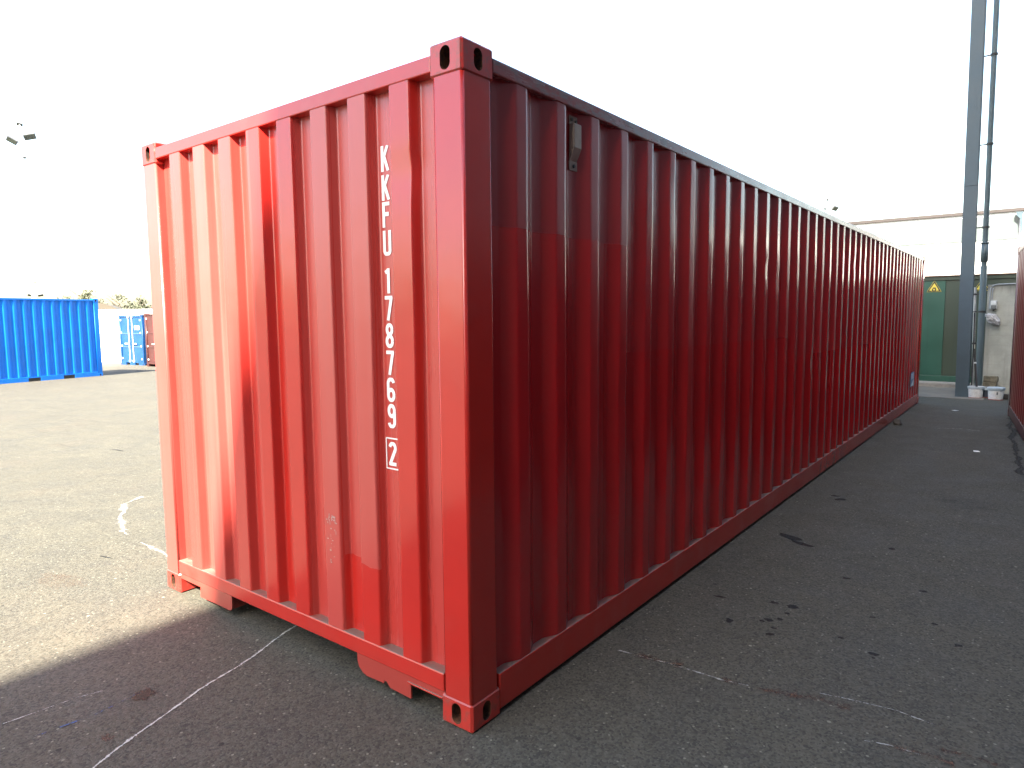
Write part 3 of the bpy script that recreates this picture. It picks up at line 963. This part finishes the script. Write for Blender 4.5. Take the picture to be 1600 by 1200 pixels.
obj('cap_strip', nb((-5.2, -0.05, 2.387), (2.6, 0.08, 2.412)), simple('rusty_cap', (0.16, 0.08, 0.05), 0.7), gate)
sill = tag(obj('gate_sill', nb((-5.2, GY - 0.25, 0.0), (2.6, GY + 0.15, 0.085), 0.01), simple('sill_concrete', (0.22, 0.20, 0.17), 0.85, var=0.35, scale=4, bump=0.4)),
           'low tan concrete sill under the green gate', 'sill')


def concrete():
    n = N('stained_concrete')
    f = n.noise(2.5, 5, 0.65)
    g = n.noise(40, 4, 0.6)
    r = n.noise(1.0, 4, 0.65, vec=n.mapping((8, 8, 0.6)))
    boards = n.ramp(n.math('FRACT', n.math('MULTIPLY', n.z, 5.2)), 0.94, 0.99)
    c = n.mix(n.ramp(f, 0.3, 0.7), (0.30, 0.31, 0.27), (0.42, 0.42, 0.37))
    c = n.mix(n.ramp(r, 0.5, 0.75, 0, 0.5), c, (0.17, 0.17, 0.15))
    top = n.math('MULTIPLY', n.ramp(n.math('ADD', n.z, n.math('MULTIPLY', r, 0.35)), 2.1, 2.32), 0.65)
    c = n.mix(top, c, (0.09, 0.09, 0.08))
    c = n.mix(n.math('MULTIPLY', boards, 0.3), c, (0.2, 0.2, 0.18))
    c = n.mix(n.ramp(n.voronoi(14)['Distance'], 0.03, 0.06, 0.7, 0), c, (0.08, 0.08, 0.075))
    return n.set(col=c, rough=0.9, normal=n.bump(n.math('ADD', g, n.math('MULTIPLY', boards, -0.8)), 0.4, 0.006))


M_CONC = concrete()
wall = tag(obj('concrete_wall', nb((0.80, 14.60, 0), (4.5, 14.85, 2.15), 0.008), M_CONC), 'stained grey concrete wall with a switch box and a hanging bag', 'wall')

# column: steel H section, slightly out of plumb
def steel(name, col):
    n = N(name)
    f = n.noise(2, 5, 0.65)
    v = n.voronoi(9)
    c = n.mix(n.ramp(f, 0.3, 0.7), tuple(a * 0.85 for a in col), tuple(a * 1.1 for a in col))
    chip = n.math('MULTIPLY', n.ramp(n.math('ADD', v['Distance'], n.math('MULTIPLY', n.noise(50, 3), 0.1)), 0.06, 0.12, 1, 0), n.ramp(n.noise(1.2, 2), 0.5, 0.56))
    c = n.mix(chip, c, (0.03, 0.03, 0.035))
    return n.set(col=c, rough=n.ramp(f, 0.3, 0.7, 0.4, 0.55), normal=n.bump(n.noise(60, 2), 0.06, 0.003))


M_STEEL = steel('blue_grey_column_paint', (0.045, 0.074, 0.096))
colm = thing('steel_column', 'tall blue grey steel column in front of the green gate', 'column', (0.54, 13.70, 0))
colm.rotation_euler = (0, -0.0105, 0)
hw = 0.108
obj('flange', nb((-hw, -0.10, 0.0), (hw, -0.084, 8.05), 0.002), M_STEEL, colm)
obj('flange', nb((-hw, 0.084, 0.0), (hw, 0.10, 8.05), 0.002), M_STEEL, colm)
obj('web', nb((-0.006, -0.085, 0.0), (0.006, 0.085, 8.05)), M_STEEL, colm)
obj('splice_plate', nb((-hw + 0.006, -0.108, 3.95), (hw - 0.012, -0.0995, 8.0), 0.002), M_STEEL, colm)

M_PIPE = steel('grey_drain_pipe', (0.08, 0.115, 0.13))
pipe = thing('drain_pipe', 'grey round downpipe with a coupling sleeve beside the steel column', 'pipe', (0.755, 14.30, 0))
pipe.rotation_euler = (0, -0.0085, 0)
obj('pipe_shaft', tube(bmesh.new(), [(0, 0, 0.12), (0, 0, 2.5)], 0.056, 20), M_PIPE, pipe, smooth=True)
obj('pipe_shaft', tube(bmesh.new(), [(0, 0, 2.5), (0, 0, 8.0)], 0.047, 20), M_PIPE, pipe, smooth=True)
obj('coupling', tube(bmesh.new(), [(0, 0, 2.58), (0, 0, 2.94)], 0.064, 20), M_PIPE, pipe, smooth=True)
obj('coupling', tube(bmesh.new(), [(0, 0, 2.925), (0, 0, 2.955)], 0.070, 20), M_PIPE, pipe, smooth=True)
for z in (1.62, 3.24, 4.80, 6.44):
    c = obj('pipe_clamp', tube(bmesh.new(), [(0, 0, z - 0.018), (0, 0, z + 0.018)], 0.062 if z > 2 else 0.067, 20), M_BOLT, pipe)
    obj('clamp_arm', nb((-0.17, -0.012, z - 0.010), (-0.05, 0.012, z + 0.010)), M_BOLT, c)
thin = thing('thin_pipe', 'thin pale pipe between the steel column and the downpipe', 'pipe', (0.655, 14.50, 0))
obj('pipe_shaft', tube(bmesh.new(), [(0, 0, 0.0), (-0.055, 0, 2.1)], 0.026, 12), simple('pale_grey_pipe', (0.42, 0.43, 0.40), 0.6), thin, smooth=True)
for z in (0.98, 1.95):
    obj('pipe_clamp', nb((-0.075 - z * 0.026, -0.034, z), (0.075 - z * 0.026, 0.03, z + 0.03), 0.003), M_BOLT, thin)

# electric conduit, switch box, bag
M_CONDUIT = simple('grey_conduit', (0.30, 0.33, 0.35), 0.45)
cond = thing('electric_conduit', 'thin grey cable conduit bending down from the concrete wall top', 'conduit', (0, 14.58, 0))
path = [(1.9, 0, 2.165), (0.98, 0, 2.150), (0.92, 0, 2.142), (0.88, 0, 2.12), (0.855, 0, 2.085), (0.845, 0, 2.03), (0.845, 0, 1.66)]
obj('conduit_tube', tube(bmesh.new(), path, 0.012, 10), M_CONDUIT, cond, smooth=True)
obj('conduit_tube', tube(bmesh.new(), [(0.892, 0, 2.08), (0.882, 0, 2.03), (0.882, 0, 1.66)], 0.009, 10), M_CONDUIT, cond, smooth=True)
sw = thing('switch_box', 'small grey switch box on the concrete wall above the bag', 'switch', (0.915, 14.555, 1.75))
M_SWITCH = simple('switch_plastic', (0.48, 0.50, 0.50), 0.5, var=0.12)
obj('box_body', nb((-0.055, -0.035, -0.085), (0.055, 0.045, 0.085), 0.01), M_SWITCH, sw)
obj('box_cover', nb((-0.045, -0.052, 0.0), (0.045, -0.0352, 0.076), 0.008), simple('switch_cover', (0.62, 0.65, 0.65), 0.45), sw)
obj('socket', nb((-0.045, -0.052, -0.078), (0.045, -0.0352, -0.008), 0.008), simple('dark_socket', (0.12, 0.13, 0.13), 0.5), sw)
obj('cable_gland', tube(bmesh.new(), [(0.0, 0, -0.085), (0.0, 0, -0.125)], 0.016, 10), M_BOLT, sw)

bm = bmesh.new()
bmesh.ops.create_icosphere(bm, subdivisions=5, radius=1)
for v in bm.verts:
    p = v.co.copy()
    s = p.x
    lump = 0.75 + 0.25 * math.cos(s * 3.0) + 0.30 * s * s * (1 if s > 0 else 0.4)
    q = Vector((p.x * 0.165, p.y * 0.085, p.z * 0.105 * lump))
    n1 = noise.noise(p * 2.1 + Vector((3, 1, 5)))
    n2 = abs(noise.noise(p * 4.7 + Vector((9, 2, 1))))
    n3 = abs(noise.noise(p * 10.0))
    q *= 1 + 0.32 * n1 - 0.55 * n2 - 0.30 * n3
    v.co = q
bag = obj('plastic_bag', bm, simple('crumpled_white_plastic', (0.52, 0.52, 0.53), 0.4, var=0.25, scale=9), loc=(0.915, 14.49, 1.475), rot=(0, math.radians(43), 0))
tag(bag, 'crumpled whitish plastic bag hanging under the switch box', 'bag')
for p in bag.data.polygons:
    p.use_smooth = True

# concrete blocks
M_BLOCK = simple('mossy_block', (0.17, 0.155, 0.11), 0.9, var=0.5, scale=9, bump=0.6)
for k, (z, x, lab) in enumerate(((0.0, 0.94, 'lowest tan block of the small stack behind the buckets'), (0.122, 0.93, 'middle tan block of the small stack behind the buckets'),
                                 (0.244, 0.945, 'topmost tan block of the small stack behind the buckets'))):
    bm = nb((-0.115, -0.07, 0), (0.115, 0.07, 0.118), 0.012)
    bmesh.ops.subdivide_edges(bm, edges=bm.edges[:], cuts=2, use_grid_fill=True)
    for v in bm.verts:
        v.co += Vector((1, 1, 1)) * 0.006 * noise.noise(v.co * 23 + Vector((k * 5, 0, 0)))
    tag(obj('stone_block', bm, M_BLOCK, loc=(x, 14.45, z), rot=(0, 0, 0.05 - 0.06 * k)), lab, 'block', 'blocks stacked at the wall')


# buckets
def bucket(loc, label, mat, rim_mat, lid, r=0.118, h=0.215, label_patch=True):
    t = thing('bucket', label, 'bucket', loc, 0.0, 'plastic buckets at the wall')
    bm = lathe(bmesh.new(), [(0.0, 0.004), (r * 0.83, 0.004), (r * 0.85, 0.0), (r * 0.88, 0.012), (r, h), (r * 0.965, h), (r * 0.85, 0.02), (0.0, 0.018)], 28)
    obj('bucket_body', bm, mat, t, smooth=True)
    bm = lathe(bmesh.new(), [(r * 0.99, h - 0.045), (r * 1.06, h - 0.042), (r * 1.07, h + 0.002), (r * 1.0, h + 0.006), (r * 0.97, h - 0.004)], 28)
    obj('bucket_rim', bm, rim_mat, t, smooth=True)
    obj('base_ring', lathe(bmesh.new(), [(r * 0.80, 0.0), (r * 0.90, 0.0), (r * 0.895, 0.014), (r * 0.80, 0.016)], 28), simple('red_paint_residue', (0.25, 0.05, 0.04), 0.6), t)
    if lid:
        obj('lid', lathe(bmesh.new(), [(0.0, h + 0.008), (r * 0.9, h + 0.008), (r * 1.05, h + 0.014), (r * 1.10, h + 0.006), (r * 1.10, h - 0.02), (r * 1.06, h - 0.022)], 28), rim_mat, t, smooth=True)
    else:
        obj('contents', lathe(bmesh.new(), [(0.0, h * 0.62), (r * 0.93, h * 0.62)], 28), M_DARK, t)
    if label_patch:
        for a0, a1, z0, z1, m in ((-1.46, -1.26, 0.10, 0.15, simple('grey_label_square', (0.10, 0.11, 0.12), 0.5)), (-2.2, -1.62, 0.05, 0.11, simple('pale_label', (0.66, 0.68, 0.70), 0.5))):
            bm = bmesh.new()
            prev = None
            for i in range(7):
                a = a0 + (a1 - a0) * i / 6
                def pt(z):
                    rr = (r * 0.88 + (r - r * 0.88) * z / h) + 0.0022
                    return (rr * math.cos(a), rr * math.sin(a), z)
                cur = (bm.verts.new(pt(z0)), bm.verts.new(pt(z1)))
                if prev:
                    bm.faces.new((prev[0], cur[0], cur[1], prev[1]))
                prev = cur
            obj('paper_label', bm, m, t)
    return t


def bucket_plastic():
    n = N('dirty_white_bucket')
    f = n.noise(14, 5, 0.7)
    v = n.voronoi(30)
    c = n.mix(n.ramp(f, 0.4, 0.7), (0.66, 0.68, 0.67), (0.48, 0.49, 0.48))
    c = n.mix(n.ramp(v['Distance'], 0.1, 0.2, 0.5, 0), c, (0.12, 0.11, 0.10))
    return n.set(col=c, rough=0.5)


M_BUCKET = bucket_plastic()
M_RIM = simple('blue_grey_bucket_rim', (0.36, 0.43, 0.47), 0.5, var=0.2, scale=12)
bucket((0.757, 13.62, 0), 'open white bucket holding a black rod, beside the column', M_BUCKET, M_RIM, False, r=0.125, label_patch=False)
bucket((1.075, 13.48, 0), 'white bucket with a grey lid and a small square label', M_BUCKET, M_RIM, True, r=0.128)
bucket((0.93, 13.78, 0), 'dark bucket half hidden between the two white buckets', simple('dark_blue_bucket', (0.04, 0.05, 0.07), 0.5), M_RIM, False, r=0.10, h=0.19, label_patch=False)
rod = thing('black_rod', 'black rod leaning in the open bucket against the column', 'rod', (0.775, 13.62, 0.135))
obj('rod_shaft', tube(bmesh.new(), [(0, 0, 0), (-0.09, 0.20, 0.78)], 0.019, 10), M_BOLT, rod)
obj('rod_tip', tube(bmesh.new(), [(-0.058, 0.13, 0.50), (-0.062, 0.138, 0.53)], 0.023, 10), M_GALV, rod)
hose = tag(obj('black_hose', tube(bmesh.new(), [(0.665, 13.95, 0.0), (0.662, 13.95, 0.6), (0.655, 14.0, 1.15), (0.64, 14.05, 1.6)], 0.012, 8), M_BOLT),
           'thin black hose running up behind the right edge of the column', 'hose')
bm = nb((-0.05, -0.04, 0), (0.05, 0.04, 0.10), 0.02)
tag(obj('dark_canister', bm, simple('dark_canister', (0.03, 0.025, 0.022), 0.6), loc=(1.21, 13.62, 0)), 'small dark canister to the right of the lidded bucket', 'canister')


# warning signs
def flame_sign(x, z, s, label):
    t = thing('warning_sign', label, 'sign', (x, GY - 0.003, z), 0, 'yellow warning triangles')
    yel = simple('sign_yellow', (0.70, 0.55, 0.07), 0.45, var=0.08)
    blk = simple('sign_black', (0.012, 0.012, 0.012), 0.45)
    h = s * 0.9
    def tri(k):
        cx, cz = 0.0, h / 3
        return [(cx + (px - cx) * k, cz + (pz - cz) * k) for px, pz in ((-s / 2, 0), (s / 2, 0), (0, h))]
    p = obj('plate', prism(bmesh.new(), tri(1.0), 1, -0.004, 0.0), yel, t)
    obj('border', prism(bmesh.new(), tri(0.93), 1, -0.006, -0.0042), blk, t)
    obj('field', prism(bmesh.new(), tri(0.66), 1, -0.008, -0.0062), yel, t)
    fl = [(-0.055, 0.045), (-0.062, 0.085), (-0.04, 0.12), (-0.018, 0.155), (0.0, 0.12), (0.018, 0.17), (0.045, 0.13), (0.062, 0.09), (0.055, 0.045), (0.03, 0.025), (-0.03, 0.025)]
    obj('flame_symbol', prism(bmesh.new(), [(a * s / 0.42, b * s / 0.42) for a, b in fl], 1, -0.010, -0.0082), blk, t)
    obj('flame_core', prism(bmesh.new(), arc(0, 0.075 * s / 0.42, 0.028 * s / 0.42, 0.03 * s / 0.42, 0, 345, 12), 1, -0.0115, -0.0102), yel, t)


flame_sign(-0.217, 2.06, 0.278, 'yellow triangular flame warning sign on the pale green gate panel')
flame_sign(0.64, 2.06, 0.278, 'yellow warning triangle mostly hidden behind the downpipe')

# ------------------------------------------------------------------ white hall beyond the gate
hall = thing('white_hall', 'bright white hall with a thin brown roof edge behind the green gate', 'building', (0, 26.0, 0))
M_HALL = simple('white_cladding', (0.80, 0.80, 0.80), 0.5, var=0.04, scale=0.6)
obj('wall', nb((-9, 0, 0), (14, 9, 4.86)), M_HALL, hall)
obj('roof_edge', nb((-9.1, -0.08, 4.862), (14.1, 9.1, 4.96)), simple('brown_roof_edge', (0.028, 0.020, 0.020), 0.6), hall)
M_BAND = simple('pale_blue_glazing', (0.088, 0.108, 0.113), 0.2, var=0.05)
for x in (-8.2, -5.9, -3.6, -1.3, 1.0, 3.3):
    obj('window', nb((x + 0.06, -0.03, 3.98), (x + 2.24, -0.002, 4.76)), M_BAND, hall)
hop = thing('rain_hopper', 'dark rain hopper under the roof edge of the white hall', 'hopper', (1.02, 25.85, 4.1))
obj('hopper_funnel', prism(bmesh.new(), [(-0.16, 0.72), (0.02, 0.72), (0.02, 0.05), (-0.02, 0.05), (-0.05, 0.50), (-0.16, 0.62)], 1, -0.05, 0.05), M_STEEL, hop)
obj('hopper_pipe', tube(bmesh.new(), [(0.0, 0, 0.05), (0.0, 0, -3.2)], 0.04, 10), M_HALL, hop)

# ------------------------------------------------------------------ tall warehouse on the right whose eave line throws the shade
ware = thing('warehouse', 'tall grey warehouse to the right of the alley, shading the yard', 'building', (4.6, 0, 0))
M_WARE = simple('grey_warehouse_cladding', (0.11, 0.112, 0.115), 0.7, var=0.12)
obj('main_block', nb((0, -45, 0), (22, 6.5, 21.0)), M_WARE, ware)
obj('roof_edge', nb((0.0, -45, 21.002), (22.1, 6.6, 21.22)), M_STEEL, ware)
obj('light_block_wing', nb((0.1, 6.6, 0), (20, 14.0, 9.0)), M_WARE, ware)  # unseen wing, added to keep light off the long side
for k in range(9):
    obj('cladding_rib', nb((-0.03, -44 + k * 6.2, 0.3), (-0.002, -43.8 + k * 6.2, 20.8)), M_STEEL, ware)

# ------------------------------------------------------------------ far yard: masts, trees, rounded tent roof
M_MAST = simple('pale_mast', (0.75, 0.76, 0.78), 0.5, var=0.05)
M_LAMP = simple('grey_lamp_housing', (0.10, 0.105, 0.12), 0.5)


def mast(x, y, z_top, label, lamps, r=0.05):
    zg = ground_z(max(x, -45))
    t = thing('floodlight_mast', label, 'mast', (x, y, zg), 0, 'floodlight masts over the yard')
    obj('pole', tube(bmesh.new(), [(0, 0, 0), (0, 0, z_top - zg)], [r * 1.6, r * 0.6], 10), M_MAST, t)
    for dx, dy, z, w, tilt in lamps:
        bm = nb((-w / 2, -w * 0.16, -w * 0.30), (w / 2, w * 0.16, w * 0.30), w * 0.05)
        lamp = obj('floodlight', bm, M_LAMP, t, loc=(dx, dy, z - zg), rot=(0.7, tilt, 1.2))
        obj('lamp_glass', nb((-w * 0.42, -w * 0.2, -w * 0.24), (w * 0.42, -w * 0.165, w * 0.24)), simple('lamp_glass', (0.05, 0.06, 0.05), 0.2), lamp)
        obj('lamp_arm', tube(bmesh.new(), [(0, 0, z - zg - 0.1), (dx, dy, z - zg - 0.05)], 0.02, 6), M_LAMP, t)


mast(-36.52, 10.1, 13.2, 'slim pale floodlight mast high above the bright blue container', [(-0.10, -0.32, 9.98, 0.44, 0.5), (0.08, 0.34, 10.26, 0.5, -0.3), (0.0, 0.0, 10.75, 0.24, 0.1), (0.02, 0.1, 9.25, 0.14, 0.2)])
mast(-103.2, 31.3, 6.7, 'tiny distant lamp mast just above the blue container roof', [(-0.3, -0.5, 5.0, 0.6, 0.2), (0.2, 0.5, 5.0, 0.6, -0.2), (0, 0, 6.6, 0.3, 0)], r=0.06)
mast(-14.2, 66.3, 12.1, 'distant floodlight mast over the far top edge of the red container', [(0.45, 0.1, 11.2, 0.75, 0.1), (-0.15, 0.0, 12.0, 0.35, 0.0), (-0.35, 0, 11.2, 0.3, 0.2)], r=0.05)


def leaf_mat(name, c):
    n = N(name)
    info = n.t.nodes.new('ShaderNodeObjectInfo')
    f = n.noise(1.4, 3)
    return n.set(col=n.mix(n.ramp(f, 0.3, 0.7), tuple(a * 0.65 for a in c), tuple(min(1, a * 1.25) for a in c)), rough=0.6)


M_LEAF = [leaf_mat('pale_green_leaves', (0.062, 0.070, 0.036)), leaf_mat('grey_green_leaves', (0.060, 0.066, 0.040))]
M_BARK = simple('bark', (0.10, 0.08, 0.06), 0.9)


def tree(x, y, h, r, label, k, seed):
    zg = ground_z(max(x, -45))
    rnd = random.Random(seed)
    t = thing('tree', label, 'tree', (x, y, zg), 0, 'trees beyond the yard')
    bm = bmesh.new()
    tube(bm, [(0, 0, 0), (0.05, 0.02, h * 0.4), (0.0, 0.1, h * 0.85)], [0.18, 0.12, 0.03], 8)
    for i in range(7):
        a = rnd.random() * 6.28
        z = h * (0.35 + 0.08 * i)
        tube(bm, [(0.03, 0.04, z), (math.cos(a) * r * 0.6, math.sin(a) * r * 0.6, z + h * 0.18)], [0.06, 0.015], 6)
    obj('trunk', bm, M_BARK, t)
    v, f = [], []
    clumps = []
    for i in range(26):
        while True:
            p = Vector((rnd.uniform(-1, 1), rnd.uniform(-1, 1), rnd.uniform(-1, 1)))
            if p.length < 1:
                break
        clumps.append((Vector((p.x * r, p.y * r, h * 0.64 + p.z * h * 0.36)), r * rnd.uniform(0.18, 0.36)))
    for c, cr in clumps:
        for j in range(110):
            p = c + Vector((rnd.gauss(0, 1), rnd.gauss(0, 1), rnd.gauss(0, 0.8))) * cr * 0.55
            s = rnd.uniform(0.06, 0.13)
            a = Vector((rnd.gauss(0, 1), rnd.gauss(0, 1), rnd.gauss(0, 1))).normalized() * s
            b = Vector((rnd.gauss(0, 1), rnd.gauss(0, 1), rnd.gauss(0, 1))).normalized() * s * 0.6
            k0 = len(v)
            v += [p - a, p + b, p + a, p - b]
            f.append((k0, k0 + 1, k0 + 2, k0 + 3))
    raw('crown', v, f, M_LEAF[k], t)


tree(-64.0, 22.3, 4.9, 1.7, 'pale leafy tree showing above the bright blue container', 0, 1)
tree(-58.5, 23.0, 4.2, 1.3, 'loose pale tree above the white container, left of its neighbour', 1, 2)
tree(-58.0, 24.2, 3.9, 1.4, 'low pale tree above the white container, nearest the red container', 0, 3)

dome = bmesh.new()
prism(dome, [(math.cos(math.pi * i / 20) * 2.4, math.sin(math.pi * i / 20) * 2.2 + 1.3) for i in range(21)] + [(-2.4, 0), (2.4, 0)], 1, 0, 8)
tag(obj('storage_tent', dome, simple('cream_tent_fabric', (0.075, 0.062, 0.045), 0.7, var=0.05), loc=(-53.0, 19.0, -0.6), rot=(0, 0, math.radians(62))), 'cream round roofed storage tent behind the white container', 'tent')

# small litter on the alley floor
bm = bmesh.new()
prism(bm, [(-0.03, -0.02), (0.035, -0.015), (0.03, 0.02), (-0.02, 0.025)], 2, 0.0, 0.006)
tag(obj('paper_scrap', bm, M_WHITE_PRINT, loc=(1.144, 7.567, 0.004), rot=(0.05, 0.03, 0.4)), 'small white scrap lying on the asphalt near the right container', 'scrap')
bm = bmesh.new()
prism(bm, [(-0.05, -0.03), (0.06, -0.02), (0.04, 0.03), (-0.04, 0.025)], 2, 0.0, 0.006)
tag(obj('paper_scrap', bm, M_GALV, loc=(0.62, 11.35, 0.004), rot=(0.04, 0.03, 1.0)), 'pale flat scrap lying near the far end of the red container', 'scrap')
bm = bmesh.new()
bmesh.ops.create_icosphere(bm, subdivisions=2, radius=0.06)
for v in bm.verts:
    v.co *= 1 + 0.4 * noise.noise(v.co * 20)
    v.co.z = max(v.co.z, -0.03)
tag(obj('stone', bm, simple('dark_stone', (0.06, 0.055, 0.05), 0.9), loc=(0.10, 9.25, 0.03)), 'small grey stone against the bottom rail of the red container', 'stone')
